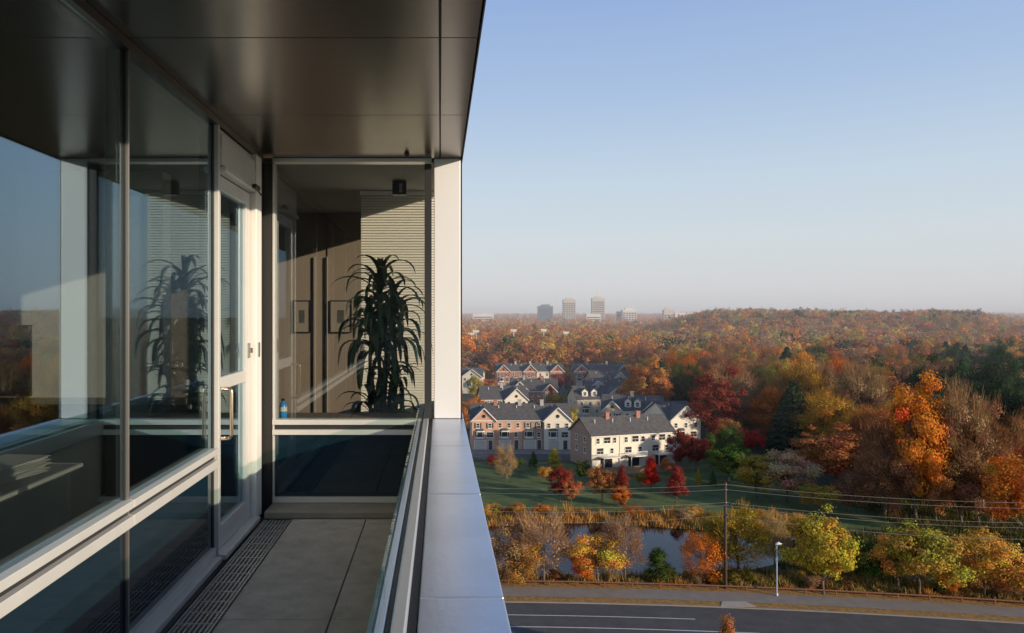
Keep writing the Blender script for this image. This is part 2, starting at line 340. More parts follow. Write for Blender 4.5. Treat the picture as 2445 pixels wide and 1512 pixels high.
def house(loc,rot,L,D,eave,ridge,units,label,ends=(None,None),garage=True,dormers=(),chim=(),deck=False,detail=True):
    e=empty('townhouse',(loc[0],loc[1],0),label,'house','townhouses in the estate',rot=math.radians(rot))
    x=0; n=len(units)
    for i,(w,m,gb) in enumerate(units):
        x0=x; x1=x+w*L; x=x1; pj=-.6 if gb else (-.12*(i%2))
        mb=MB()
        if gb:
            pk=min(ridge-.15,eave+(x1-x0)*.5*1.0)
            mb.box(x0,x1,pj,D,-.5,eave); c=(x0+x1)/2
            b=len(mb.v); mb.v+=[(x0,pj,eave),(x1,pj,eave),(c,pj,pk),(x0,D/2,eave),(x1,D/2,eave),(c,D/2,pk)]
            mb.f+=[(b,b+1,b+2)]; mb.m+=[0]
            o=mb.obj('wall',m,e)
            mb=MB(); ov=.35; sl=(pk-eave)/(c-x0); zz=eave-ov*sl
            mb.slab((x0-ov,pj-.35,zz),(c,pj-.35,pk),(c,D/2,pk),(x0-ov,D/2,zz),(-sl,0,1),.16)
            mb.slab((x1+ov,pj-.35,zz),(x1+ov,D/2,zz),(c,D/2,pk),(c,pj-.35,pk),(sl,0,1),.16)
            mb.obj('gable_roof',ROOFM,e)
            mb=MB(); mb.tube([(x0-ov,pj-.37,zz-.02),(c,pj-.37,pk-.02)],.13,4); mb.tube([(x1+ov,pj-.37,zz-.02),(c,pj-.37,pk-.02)],.13,4); mb.box(x0+.05,x1-.05,pj-.06,pj,eave-.25,eave-.05); mb.obj('gable_trim',TRIM,e)
            mb=MB(); mb.tube([(c,pj-.08,eave+.85),(c,pj+.0,eave+.85)],.4,12); mb.obj('round_window',PANE,e)
        else:
            mb.box(x0,x1,pj,D,-.5,eave); mb.obj('wall',m,e)
            mb=MB(); mb.box(x0+.0,x1-.0,pj-.07,pj-.003,eave-.28,eave-.02); mb.obj('cornice',TRIM,e)
        rows=(2.65,4.7)
        uw=x1-x0; cols=max(2,int(uw/1.9))
        for r_,z in enumerate(rows):
            if r_==0 and uw>4.5 and not deck:
                inst(BAY,'bay_window',e,(x0+uw*.33,pj,z)); inst(WMB if gb else WM,'window',e,(x0+uw*.76,pj,z))
            elif r_==0 and uw>4.5:
                inst(WMB,'window',e,(x0+uw*.3,pj,z)); inst(WM,'window',e,(x0+uw*.72,pj,z))
            elif deck:
                for k in (.22,.55,.82): inst(WM if k!=.55 else WMB,'window',e,(x0+uw*k,pj,z))
            else:
                for k in range(cols): inst(WMS if (gb and not m in(SID_W,)) or (i%2==0 and not gb and uw<7) else WM,'window',e,(x0+uw*(k+.5)/cols,pj,z))
        if garage:
            inst(GM,'garage_door',e,(x0+uw*.35,pj,0)); inst(DM,'door',e,(x0+uw*.78,pj,.1))
        elif not deck:
            for k in range(cols): inst(WM,'window',e,(x0+uw*(k+.5)/cols,pj,.6))
    for xx,m in ((0,ends[0] or units[0][1]),(L,ends[1] or units[-1][1])):
        mb=MB(); d=.02 if xx else -.02
        mb.box(min(xx,xx+d),max(xx,xx+d),.01,D-.01,-.5,eave-.01)
        b=len(mb.v); mb.v+=[(xx+d,0,eave-.01),(xx+d,D,eave-.01),(xx+d,D/2,ridge)]; mb.f.append((b,b+1,b+2)); mb.m.append(0)
        mb.obj('end_wall',m,e)
        for z in (2.65,4.7):
            for yy in (.3,.7): inst(WM,'window',e,(xx+d,D*yy,z),math.radians(-90 if xx==0 else 90))
    mb=MB(); ov=.4; sl=(ridge-eave)/(D/2); zz=eave-ov*sl
    mb.slab((-ov,-ov,zz),(L+ov,-ov,zz),(L+ov,D/2,ridge),(-ov,D/2,ridge),(0,-sl,1),.18)
    mb.slab((-ov,D+ov,zz),(-ov,D/2,ridge),(L+ov,D/2,ridge),(L+ov,D+ov,zz),(0,sl,1),.18)
    roof=mb.obj('roof',ROOFM,e)
    mb=MB(); mb.box(-ov,L+ov,-ov-.1,-ov+.02,zz-.05,zz+.14); mb.obj('gutter',TRIM,roof)
    for cx in chim:
        mb=MB(); mb.box(-.4,.4,-.3,.3,-1.2,.9).box(-.48,.48,-.38,.38,.9,1.05); mb.obj('chimney',BR_R if cx%1 else SID_G,roof,(cx,D/2-.6,ridge))
    for k in range(int(L/4.)):
        mb=MB(); mb.tube([(k*4.+2.2,D/2-1.6,ridge-1.2),(k*4.+2.2,D/2-1.6,ridge-.1)],.08,6); mb.obj('vent_pipe',WHITE,roof)
    for dx in dormers:
        mb=MB(); zf=eave+.9; yf=.9
        mb.box(dx-.8,dx+.8,yf,yf+3,zf-.6,zf+1.2,0); b=len(mb.v); mb.v+=[(dx-.8,yf,zf+1.2),(dx+.8,yf,zf+1.2),(dx,yf,zf+1.9)]; mb.f.append((b,b+1,b+2)); mb.m.append(0)
        mb.slab((dx-1,yf-.2,zf+1.08),(dx,yf-.2,zf+1.95),(dx,yf+3,zf+1.95),(dx-1,yf+3,zf+1.08),(-.8,0,1),.1,1)
        mb.slab((dx+1,yf-.2,zf+1.08),(dx+1,yf+3,zf+1.08),(dx,yf+3,zf+1.95),(dx,yf-.2,zf+1.95),(.8,0,1),.1,1)
        dd=mb.obj('dormer',[TRIM,ROOFM],roof); inst(WM,'window',dd,(dx,yf,zf-.1))
    if deck:
        for dx in deck:
            mb=MB(); mb.box(dx-1.8,dx+1.8,-2.2,-.14,2.2,2.35)
            for px in (dx-1.7,dx+1.7): mb.box(px-.07,px+.07,-2.15,-2.0,-.3,2.2)
            for k in range(15): mb.box(dx-1.78+k*.252,dx-1.74+k*.252,-2.18,-2.14,2.35,3.15)
            mb.box(dx-1.8,dx+1.8,-2.2,-2.12,3.15,3.22); mb.obj('deck',TRIM,e)
            mb=MB(); mb.box(dx-1.2,dx+1.2,-.18,-.01,.0,1.9); mb.obj('patio_door',PANE,e)
    return e
house((29.2,145),18,18.5,8.6,6.4,9.2,[(.33,SID_W,False),(.34,SID_W,False),(.33,SID_W,False)],'cream sided townhouse row with dark roof and rear decks',ends=(BR_B,SID_W),garage=False,deck=(3.2,9.2,15.4),chim=(5.5,12.5))
house((50.6,166),12,7.2,12,6.6,9.7,[(1,SID_W,True)],'white gable fronted townhouse with a round attic window',chim=())
house((39.5,183),-14,14,10,6.5,9.7,[(.33,SID_T,True),(.34,SID_W,False),(.33,SID_W,True)],'tan and white townhouse row with dormer windows',dormers=(6,8.2),chim=(7,))
house((7.0,166),0,21.8,10,6.5,9.4,[(.24,BR_P,True),(.27,BR_P,False),(.22,BR_B,False),(.27,SID_W,True)],'brick townhouse row with cream gable end and garage doors',chim=(5.5,11.,16.))
house((11.5,206),4,12.5,10,6.4,9.5,[(.5,SID_T,False),(.5,SID_W,True)],'tan townhouse pair with grey shingle roof',chim=(6,))
house((21.5,230),-8,14,10,6.4,9.6,[(.4,SID_T,True),(.3,BR_R,False),(.3,BR_P,True)],'brick and tan townhouse row with gabled fronts',chim=(4,9.5),detail=False)
house((37.5,205),6,14,10,6.5,9.6,[(.5,SID_T,False),(.5,SID_T,True)],'tan sided townhouse row with white dormer windows',dormers=(2.3,4.9),chim=(7,))
house((45,231),-6,14,10,6.4,9.5,[(.5,SID_T,True),(.5,BR_P,False)],'brick and tan townhouse row with dark shingle roof',chim=(7.5,),detail=False)
house((53,262),4,13,10,6.4,9.5,[(.5,BR_B,False),(.5,SID_T,True)],'brown brick townhouse pair with dark roof',detail=False)
house((22.8,303),0,27,10,6.6,9.4,[(.2,BR_R,True),(.2,BR_R,False),(.2,BR_R,True),(.2,SID_W,False),(.2,BR_R,True)],'long red brick townhouse row with dark grey roof',chim=(8,14,21),detail=False)
house((54,303),0,23,10,6.6,9.4,[(.25,BR_R,True),(.25,BR_R,False),(.25,SID_W,False),(.25,BR_R,True)],'red brick townhouse row with white entrance bays',chim=(6,14),detail=False)
house((8.2,282),-10,7.5,9,6.3,9.2,[(1,SID_W,True)],'small cream townhouse with gabled front',detail=False)
sheet('estate_road',[(-10,153),(30,154),(38,190),(36,235),(50,300),(30,300),(29,235),(30,190),(28,161),(-10,160)],.03,ASPH)
sheet('driveway',[(5,160),(29,160),(29,165.5),(5,165.5)],.045,PAVE)
FEN=mat('fence_wood',(.34,.21,.12),.8,var=.2,scale=3)
e=empty('garden_fence',(30,139,0),'brown wooden picket garden fence behind the cream townhouse','fence',rot=math.radians(14))
mb=MB()
for k in range(60): mb.box(k*.22,k*.22+.17,-.03,0,0,1.5)
mb.obj('picket',FEN,e)
mb=MB(); mb.box(0,13.2,.003,.06,.3,.42).box(0,13.2,.003,.06,1.1,1.22); mb.obj('rail',FEN,e)
for xi,yb,h in ((1127,872,16),(1138,866,17),(1228,862,17),(1300,862,17),(1353,860,15)):
    gx,gy=G(xi,yb); e=empty('floodlight_pole',(gx,gy,hgt(gx,gy)),'tall slim metal floodlight pole above the playing field trees','floodlight','sports field floodlights')
    mb=MB(); mb.tube([(0,0,-1),(0,0,h+3)],[.3,.2],8); mb.obj('post',WHITE,e)
    mb=MB(); h+=3; mb.box(-2,2,-.1,.1,h-.2,h)
    for k in range(5): mb.box(-1.9+k*.8,-1.3+k*.8,-.4,.2,h+.002,h+.6)
    for k in range(4): mb.box(-1.5+k*.8,-.9+k*.8,-.4,.2,h-.9,h-.202)
    mb.obj('floodlight_bank',WHITE,e)
# distant towers
TW=mat('tower_concrete',(.50,.44,.38),.8); TWIN=mat('tower_window',(.04,.045,.06),.3); TP=mat('tower_pale',(.66,.61,.55),.8); TGR=mat('tower_blue_grey',(.12,.14,.18),.5)
def tower(xi0,xi1,ytop,d,m,label,wm=1,mast=0,crown=True):
    x0=(xi0-1052)/1800*d; x1=(xi1-1052)/1800*d; h=CZ+(748-ytop)/1800*d; w=x1-x0
    e=empty('tower_block',(x0,d,0),label,'tower block'); mb=MB(); mb.box(0,w,0,w*.5,0,h)
    if crown: mb.box(w*.2,w*.8,w*.1,w*.4,h+.01,h+3)
    mb.box(-.5,w+.5,-.5,w*.5+.5,h-2.2,h-1)
    mb.obj('wall',m,e)
    mb=MB(); nf=max(2,int(h/3.6)); nc=max(3,int(w/4.5))
    for f in range(2,nf-1):
        z=f*3.6
        if wm==1:
            for c in range(nc): mb.box((c+.15)*w/nc,(c+.85)*w/nc,-.25,-.01,z,z+2.2)
        else: mb.box(w*.04,w*.96,-.3,-.01,z,z+1.8)
    o=mb.obj('windows',TWIN,e); o['kind']='stuff'
    if mast: mb=MB(); mb.tube([(w*.5,w*.25,h+3),(w*.5,w*.25,h+mast)],[.7,.35],6); mb.obj('antenna_mast',WHITE,e)
tower(1347,1376,715,1400,TW,'tall slim beige concrete tower block above distant trees',1)
tower(1416,1446,712,1450,TW,'tall beige office tower with roof mast above distant trees',2,mast=14)
tower(1287,1322,731,1400,TGR,'blue grey glass office block above distant trees',2)
tower(1489,1522,740,1350,TP,'pale stepped apartment block above distant trees',1)
tower(1475,1488,744,1370,TW,'small beige block beside a pale apartment building',1,crown=False)
tower(1402,1436,749,1300,TP,'low pale office building at the foot of a tower',2,crown=False)
tower(1587,1610,740,1250,TW,'brown flat roofed mid rise building above trees',1)
tower(1614,1662,747,1250,TP,'long low white building above distant trees',2,crown=False)
tower(1130,1180,749,1400,TP,'long low pale building on the hazy skyline',2,crown=False)
# ------------------------------------------------------------------ individual trees from survey
NT=[
(1300,1245,1396,130,'bare','tan','bare branched tan tree with few leaves by the pond'),
(1215,1250,1396,120,'sparse','brown','sparse brown leaved tree beside the pavement'),
(1250,1290,1398,90,'sparse','gold','thin golden leaved tree beside the pavement'),
(1432,1270,1400,130,'small','gold','dense orange yellow maple by the pond'),
(1395,1310,1398,70,'small','orange','small orange tree by the pond'),
(1492,1250,1392,95,'bare','mauve','bare brown tree beside the pond'),
(1575,1315,1392,75,'cone','green','dark green bushy evergreen by the pond'),
(1675,1272,1400,95,'sparse','orange','half bare tree with orange leaves low down'),
(1765,1212,1372,155,'sparse','ygreen','broad yellow green tree by the pond'),
(1720,1240,1360,80,'sparse','olive','olive leaved tree on the pond bank'),
(1852,1240,1345,60,'bare','tan','narrow bare tan tree'),
(1970,1222,1422,150,'small','ygreen','round yellow green tree beside the pavement'),
(2075,1290,1405,100,'small','green','dark green leafy tree'),
(2195,1250,1424,170,'small','olive','broad olive yellow tree beside the pavement'),
(2150,1270,1420,110,'small','gold','golden olive tree beside the pavement'),
(2268,1345,1425,60,'small','orange','small red orange shrub like tree'),
(2350,1262,1428,150,'small','gold','yellow orange tree beside the pavement'),
(2448,1330,1440,130,'sparse','rust','rusty brown tree beside the pavement'),
(2450,1068,1300,150,'small','orange','bright orange tree with dense crown'),
(2190,930,1245,150,'large','orange','large bright orange oak on the wood edge'),
(2115,1010,1240,120,'largesparse','brown','half bare brown oak on the wood edge'),
(2240,1110,1250,100,'small','rust','rusty orange understorey tree at the wood edge'),
(2340,1130,1255,110,'small','brown','brown understorey tree at the wood edge'),
(2300,950,1250,120,'largesparse','tan','tall pale brown half bare oak'),
(2370,1000,1255,120,'largesparse','brown','tall brown half bare woodland oak'),
(1880,1078,1200,130,'small','tan','broad golden tan tree on the lawn edge'),
(1810,1085,1190,100,'small','olive','golden olive tree on the lawn edge'),
(1556,1095,1173,48,'cone','red','bright red conical maple on the lawn'),
(1617,1118,1202,56,'cone','dred','dark red maple on the lawn'),
(1487,1120,1208,50,'cone','dred','deep red maple on the lawn'),
(1440,1112,1200,62,'small','rust','rust orange tree on the lawn'),
(1338,1110,1200,62,'small','dred','dark red maple on the lawn'),
(1366,1142,1204,46,'small','rust','small orange tree on the lawn'),
(1482,1160,1212,46,'small','orange','small orange red tree on the lawn'),
(1393,1100,1150,38,'small','green','small green tree on the lawn'),
(1325,1074,1128,38,'cone','ygreen','yellow green young tree near the houses'),
(1304,1112,1148,34,'small','gold','small yellow shrub like tree on the lawn'),
(1210,1072,1152,46,'bare','tan','thin bare young tree on the lawn'),
(1240,1090,1128,30,'small','green','small dark green shrub on the lawn'),
(1275,1082,1118,26,'cone','green','small green evergreen shrub near the houses'),
(1180,1085,1120,30,'small','dred','small dark red shrub on the lawn'),
(1460,1130,1168,28,'conifer','green','small green conifer beside the garden fence'),
(1530,1128,1160,26,'small','olive','small olive shrub beside the garden fence'),
(1595,1090,1135,30,'small','rust','small rusty shrub beside the cream townhouse'),
(1628,1030,1120,58,'small','dred','dark red tree beside the cream townhouse'),
(1664,1036,1124,58,'small','dred','maroon tree beside the cream townhouse'),
(1697,1040,1118,46,'cone','green','green evergreen tree near the houses'),
(1745,1020,1112,72,'small','green','green tree on the wood edge'),
(1796,1020,1092,62,'small','red','red tree on the wood edge'),
(1742,1062,1150,100,'small','green','broad dark green tree on the lawn edge'),
(1945,1062,1120,60,'sparse','olive','olive tree on the wood edge'),
(1670,1120,1156,18,'conifer','ygreen','small conical green shrub on the lawn'),
(1705,1122,1160,20,'conifer','green','small conical evergreen on the lawn'),
(1960,1150,1225,80,'small','olive','olive bush at the wood edge'),
(2030,1130,1225,80,'sparse','brown','brown thicket tree at the wood edge'),
(1137,945,1010,40,'small','orange','orange tree between townhouses'),
(1115,960,1030,40,'small','rust','rust tree beside townhouses'),
(1318,920,985,26,'cone','dred','dark red tree between townhouses'),
(1740,1000,1100,60,'small','rust','rusty tree on the wood edge'),
]
for (xi,yt,yb,w,k,c,l) in NT:
    x,y=G(xi,yb); H=(yb-yt)/1800*y; tree(x,y,0,H*1.02,w/1800*y,k,c,l,jit=.05)
tree(22.9,60,0,5.5,2.9,'cone','rust','orange red street tree beside the road',jit=.02)
# ------------------------------------------------------------------ forest
PAL=['mauve']*4+['brown']*5+['rust']*7+['orange']*5+['gold']*3+['olive']*3+['tan']*3+['green']*1+['dred']*1+['pine']*1
def inforest(x,y):
    u=x/y
    if u>.95 or u<-.12: return False
    if y<112: return u>.9
    if y<128: return u>.60
    if y<150: return u>.52
    if y<165: return u>.43
    if y<200: return u>.36
    if y<335: return u>.262
    if y<350: return True
    if 395<y<440 and .03<u<.17: return False
    return True
pts=[]
y=114.
while y<900:
    sp=9.2 if y<420 else (10. if y<600 else 12)
    x=-.12*y
    while x<.95*y:
        px=x+random.uniform(-.42,.42)*sp; py=y+random.uniform(-.45,.45)*sp
        if inforest(px,py): pts.append((px,py))
        x+=sp
    y+=sp
extra=[(a,b) for a,b in ((8,196),(4,225),(2,250),(12,262),(18,270),(5,300),(18,320),(45,285),(80,296),(36,262),(52,322),(84,310),(29,176),(34,222),(60,250))]
near=[p for p in pts if 0<p[0]/p[1]<.80]; near.sort(key=lambda p:p[1]); near=near[:220]; ns=set(near)
HUE={'mauve':'half bare dull brown woodland tree','brown':'dull brown leaved woodland oak','rust':'rust orange woodland oak','orange':'bright orange woodland maple','gold':'golden yellow woodland tree','olive':'olive yellow woodland tree','tan':'pale tan woodland tree','green':'green leaved woodland tree','dred':'deep red woodland maple','pine':'dark green woodland pine'}
def pick(x,y):
    u=x/y
    if 150<y<300 and u>.65 and random.random()<.7: return 'pine'
    if 210<y<290 and .50<u<.57 and random.random()<.35: return 'pine'
    if y>330 and u<.3 and random.random()<.55: return random.choice(['orange','orange','rust','gold','rust'])
    return random.choice(PAL)
for (x,y) in near:
    c=pick(x,y); k=('pine' if random.random()<.5 else 'large') if c=='pine' else ('largesparse' if (c in('mauve','brown','tan') and random.random()<.85) or random.random()<.3 else 'large')
    H=random.uniform(12,18) if y>150 else random.uniform(9,13); 
    W=random.uniform(8.5,13) if c!='pine' else random.uniform(9,13)
    tree(x,y,float(hgt(x,y)),H*(1.1 if c=='pine' else 1),W,k,c,HUE[c]+' in dense autumn forest','forest trees')
for (x,y) in extra:
    c=random.choice(['rust','orange','dred','olive']); tree(x,y,0,random.uniform(6,9),random.uniform(5,7),'small',c,HUE[c].replace('woodland','garden')+' between townhouses')
def low(seed,n,s,H=18.,R=5.6,ncl=22,cr=.34):
    r=np.random.default_rng(seed); cs,C,N,T=crown_pts(r,H,R,H*.6,H*.4,ncl,n,cr=cr); return leafquads(C,N,s*r.uniform(.6,1.3,size=n),r).reshape(-1,4,3),T
LOWS=[low(200+i,1000,.50,ncl=24,cr=.33) for i in range(8)]; LOWF=[low(300+i,170,1.2,R=6.5) for i in range(5)]
def forest(name,P,lows,label,hs=(12,19)):
    VV=[];TT=[]
    for (x,y) in P:
        V,T=random.choice(lows); a=random.uniform(0,6.28); ca,sa=math.cos(a),math.sin(a); k=random.uniform(*hs)/18.; kx=k*random.uniform(.9,1.3)
        cn=pick(x,y); k*=1.1 if cn=='pine' else 1
        R=np.array([[ca*kx,-sa*kx,0],[sa*kx,ca*kx,0],[0,0,k]]); VV.append(V@R.T+np.array([x,y,float(hgt(x,y))]))
        c=np.array(COLR[cn])*random.uniform(.75,1.2); TT.append(T*c)
    o=bpy.data.objects.new(name,npmesh(name,np.concatenate(VV).reshape(-1,3),4,np.concatenate(TT))); lk(o); top(o,label,'forest'); o['kind']='stuff'
mid=[p for p in pts if p not in ns]
forest('forest',mid,LOWS,'dense autumn forest canopy in orange, brown and green')
far=[]; y=905.
while y<3600:
    sp=17+ (y-900)*.012; x=-.15*y
    while x<.95*y:
        far.append((x+random.uniform(-.4,.4)*sp,y+random.uniform(-.4,.4)*sp)); x+=sp
    y+=sp
forest('forest',far,LOWF,'distant hazy tree canopy reaching the horizon',(13,20))
# ------------------------------------------------------------------ reeds and scrub
def blades(name,n,fn,hr,w,cols,label):
    r=np.random.default_rng(5); P=[]
    while len(P)<n:
        p=fn(r)
        if p is not None: P.append(p)
    P=np.array(P); h=r.uniform(*hr,size=(n,1))*np.clip(.75+.6*np.sin(P[:,:1]*.9)*np.sin(P[:,1:2]*1.1+P[:,:1]*.3)+.3*np.sin(P[:,:1]*2.7),.15,2); a=r.uniform(0,6.28,size=n); d=np.stack([np.cos(a),np.sin(a),0*a],1)
    B=np.concatenate([P,np.zeros((n,1))],1); lean=r.normal(size=(n,3))*.3*h; lean[:,2]=0
    V=np.stack([B-d*w,B+d*w,B+lean+np.array([0,0,1])*h],axis=1).reshape(-1,3)
    cols=np.array(cols); pn=(np.sin(P[:,0]*.35+np.sin(P[:,1]*.5)*2)*.5+.5)*len(cols); ci=np.clip((pn+r.normal(0,.8,size=n)).astype(int),0,len(cols)-1)
    T=cols[ci]*r.uniform(.6,1.3,size=(n,1))
    o=bpy.data.objects.new(name,npmesh(name,V,3,T)); lk(o); top(o,label,'grass'); o['kind']='stuff'
def reedfn(r):
    x=r.uniform(-5,53); y=r.uniform(86,118)
    if inpond(x,y,.99) : return None
    if y<100 and x>4 and x<42: return None
    b=111.8+1.6*math.sin(x*.4)+1.1*math.sin(x*1.3)-(x-20)*.04
    if y>b: return None
    return (x,y)
blades('reeds',28000,reedfn,(.35,1.4),.08,[(.60,.32,.08),(.42,.20,.06),(.60,.38,.12),(.55,.20,.045),(.24,.20,.06)],'golden orange reeds fringing the pond')
def scrubfn(r):
    x=r.uniform(-10,85); y=ye(x)+r.uniform(5.6,12)
    return None if inpond(x,y,.97) else (x,y)
blades('scrub',24000,scrubfn,(.3,1.0),.07,[(.36,.25,.08),(.28,.20,.06),(.16,.16,.04),(.46,.23,.07)],'dry brown and olive scrub between pavement and pond')
def meadowfn(r):
    x=r.uniform(40,110); y=r.uniform(88,125)
    if x<64 and y>104: return None
    return None if inpond(x,y,1.) else (x,y)
blades('scrub',22000,meadowfn,(.3,1.2),.09,[(.10,.10,.03),(.18,.13,.045),(.08,.095,.025)],'dark rough undergrowth at the wood edge')
for i in range(26):
    x=random.uniform(2,46); y=109.5+random.uniform(-1.5,2.5)-(x-20)*.04+random.random()
    if inpond(x,y,1.05): continue
    c=random.choice(['orange','gold','rust','tan','olive']); H=random.uniform(1.0,2.3)
    me_,tr_,h0,w0=random.choice(VAR['small' if i%2 else 'sparse'])
    e=empty('shrub',(x,y,-.25*H),'%s low shrub on the pond bank'%{'orange':'bright orange','gold':'golden','tan':'pale tan','rust':'rust orange','olive':'olive yellow'}[c],'shrub','pond bank shrubs',rot=random.uniform(0,6),scale=(H*.22,H*.22,H/7))
    t=bpy.data.objects.new('stem',tr_); lk(t); t.parent=e; cr_=bpy.data.objects.new('foliage',me_); lk(cr_); cr_.parent=e; cr_.color=(*[q*.9 for q in COLR[c]],1)
for i in range(30):
    x=random.uniform(2,78); y=ye(x)+random.uniform(6.5,7.8)
    c=random.choice(['olive','brown','tan','rust','green']); H=random.uniform(.8,1.9)
    me_,tr_,h0,w0=random.choice(VAR['small' if i%3 else 'sparse']); 
    e=empty('shrub',(x,y,-.25*H),'%s roadside shrub behind the rusty rail'%{'olive':'olive yellow','brown':'dull brown','tan':'pale tan','rust':'rust orange','green':'dark green'}[c],'shrub','roadside shrubs',rot=random.uniform(0,6),scale=(H*.18,H*.18,H/7))
    t=bpy.data.objects.new('stem',tr_); lk(t); t.parent=e; cr_=bpy.data.objects.new('foliage',me_); lk(cr_); cr_.parent=e; cr_.color=(*[q*.8 for q in COLR[c]],1)
# ------------------------------------------------------------------ the balcony building
B=empty('office_building',(0,0,CZ),'office building terrace with glazed walls, metal soffit and coping','building')
WX=-1.56; D=6.57
ML=[-3.57,-2.11,-.65,.81,2.27,3.73,5.17]
for a,b in zip(ML[:-1],ML[1:]):
    MB().box(WX-.012,WX-.002,a+.016,b-.016,-.925,1.30).obj('window_glass',GLASS,B)
    MB().box(WX-.012,WX-.002,a+.016,b-.016,-1.60,-1.06).obj('spandrel_panel',SPAND,B)
for a in ML[:-1]:
    MB().box(WX-.09,WX+.002,a-.015,a+.015,-1.66,1.30).obj('mullion_gasket',DARKFR,B)
    MB().box(WX+.0025,WX+.020,a-.007,a+.007,-1.66,1.30).obj('mullion',MULM,B,bevel=.003)
MB().box(WX-.09,WX+.005,5.155,5.185,-1.66,1.30).obj('mullion_gasket',DARKFR,B)
MB().box(WX-.09,WX+.035,5.1855,5.222,-1.66,1.30).obj('door_post',FRAME,B,bevel=.003)
def sill(a,b,yaxis=True):
    mb=MB()
    if yaxis:
        mb.box(WX-.09,WX+.045,a,b,-.965,-.925).box(WX-.09,WX+.045,a,b,-1.055,-1.0); mb.box(WX-.09,WX+.015,a,b,-.9995,-.9655,1)
    else:
        mb.box(a,b,D-.05,D+.09,-.968,-.925).box(a,b,D-.05,D+.09,-1.055,-1.01); mb.box(a,b,D-.02,D+.09,-1.0095,-.9685,1)
    mb.obj('sill',[FRAME,DARKFR],B,bevel=.003)
for a,b in zip(ML[:-1],ML[1:]): sill(a+.003,b-.003 if b<5 else 5.154)
MB().box(WX-.09,WX+.03,-3.6,5.14,-1.66,-1.60).box(WX-.09,WX+.07,-3.6,5.14,-1.70,-1.662).obj('bottom_rail',FRAME,B,bevel=.003)
MB().box(WX-.10,WX+.03,-3.6,6.5,1.301,1.348).obj('head_rail',mat('bronze_frame',(.12,.11,.10),.35,.7),B)
y0,y1=5.225,6.14
MB().box(WX-.08,WX+.02,y0,y1,.98,1.29).box(WX+.021,WX+.05,y0,y1,1.03,1.24).box(WX+.021,WX+.075,y0,y1,.985,1.02).obj('door_head',FRAME,B,bevel=.004)
MB().box(WX-.10,WX+.06,6.15,6.33,-1.69,1.30).box(WX-.1,WX+.015,6.331,6.47,-1.69,1.30).obj('door_jamb',mat('jamb_paint',(.80,.77,.72),.42,.1),B,bevel=.005)
MB().box(WX-.10,WX+.02,6.471,6.60,-1.69,1.30).box(WX+.0201,WX+.10,6.53,6.60,-1.69,1.30).obj('corner_mullion',DARKFR,B)
door=MB().box(WX-.05,WX+.012,y0+.01,y0+.09,-1.66,.97).box(WX-.05,WX+.012,y1-.13,y1-.01,-1.66,.97).box(WX-.05,WX+.012,y0+.09,y1-.13,.87,.97).box(WX-.05,WX+.012,y0+.09,y1-.13,-.545,-.455).box(WX-.05,WX+.012,y0+.09,y1-.13,-1.66,-1.50).obj('door',FRAME,B,bevel=.004)
MB().box(WX-.025,WX-.015,y0+.09,y1-.13,-.455,.87).box(WX-.025,WX-.015,y0+.09,y1-.13,-1.50,-.545).obj('door_glass',GLASS,door)
mb=MB(); hy=5.29; pts=[(WX+.012,hy,-.53),(WX+.07,hy,-.53)]
for k in range(5):
    t=k/4*math.pi/2; pts.append((WX+.07+.025*math.sin(t),hy,-.555+.025*math.cos(t)))
pts2=[(p[0],p[1],-1.41-p[2]) for p in pts][::-1]
mb.tube(pts+pts2,.013,10); mb.obj('handle',mat('handle_bronze',(.68,.55,.42),.22,.9),door,smooth=True)
MB().box(WX+.0125,WX+.03,y1-.09,y1-.05,-.36,-.24).box(WX+.03,WX+.05,y1-.078,y1-.062,-.32,-.28).obj('lock',STEEL,door,bevel=.002)
MB().box(WX+.0605,WX+.072,6.19,6.23,-.36,-.24).obj('keypad',STEEL,B)
mb=MB(); mb.box(WX+.076,WX+.11,y1-.2,y1-.06,.99,1.02); mb.tube([(WX+.09,y1-.1,1.0),(WX+.09,y1+.05,.97)],.008,6); mb.obj('door_closer',DARKFR,B)
MB().box(WX-.1,WX+.09,y0-.05,6.16,-1.695,-1.662).obj('threshold',FRAME,B,bevel=.003)
XR=-.075
MB().box(-1.45,XR-.06,D+.002,D+.012,-.925,1.30).obj('window_glass',ENDG,B)
MB().box(-1.45,XR-.12,D+.002,D+.012,-1.60,-1.06).obj('spandrel_panel',SPAND,B)
sill(-1.455,-.16,False)
MB().box(-1.455,-.16,D-.04,D+.09,-1.645,-1.60).obj('bottom_rail',FRAME,B,bevel=.003)
MB().box(-1.455,XR,D-.03,D+.09,1.315,1.345).obj('head_rail',FRAME,B)
MB().box(XR-.06,XR,D-.02,D+.10,-1.66,1.30).obj('mullion',DARKFR,B)
MB().box(-1.455,-1.44,D-.03,D+.08,-1.60,1.30).obj('mullion',FRAME,B)
MB().box(-1.455,-.2,6.22,D-.042,-1.70,-1.645).obj('shaded_floor_step',SHADEPAV,B,bevel=.006)  # low strip coloured darker to stand for the shaded end of the floor
MB().box(-.052,.178,D-.01,D+.5,-.918,1.348).obj('pillar',PILM,B,bevel=.006)
MB().box(.1785,.192,D+.0,D+.48,-.918,1.334).obj('pillar_edge',DARKFR,B)
SY=[-3.5,-2.07,-.63,.81,2.25,3.69,5.13,6.56]
for a,b in zip(SY[:-1],SY[1:]):
    for xa,xb in ((-1.6,0),(0,.19)):
        MB().box(xa+.005,xb-.005,a+.0035,b-.0035,1.35,1.37).obj('soffit_panel',SOFF,B,bevel=.002)
MB().box(-6.2,.185,-4,10.6,1.385,2.2).obj('sun_block_slab',DARKFR,B)  # unseen slab above the soffit, added to block the sun
mb=MB()
for a,b in zip(SY[:-1],SY[1:]): mb.box(.191,.197,a+.004,b-.004,1.335,2.3)
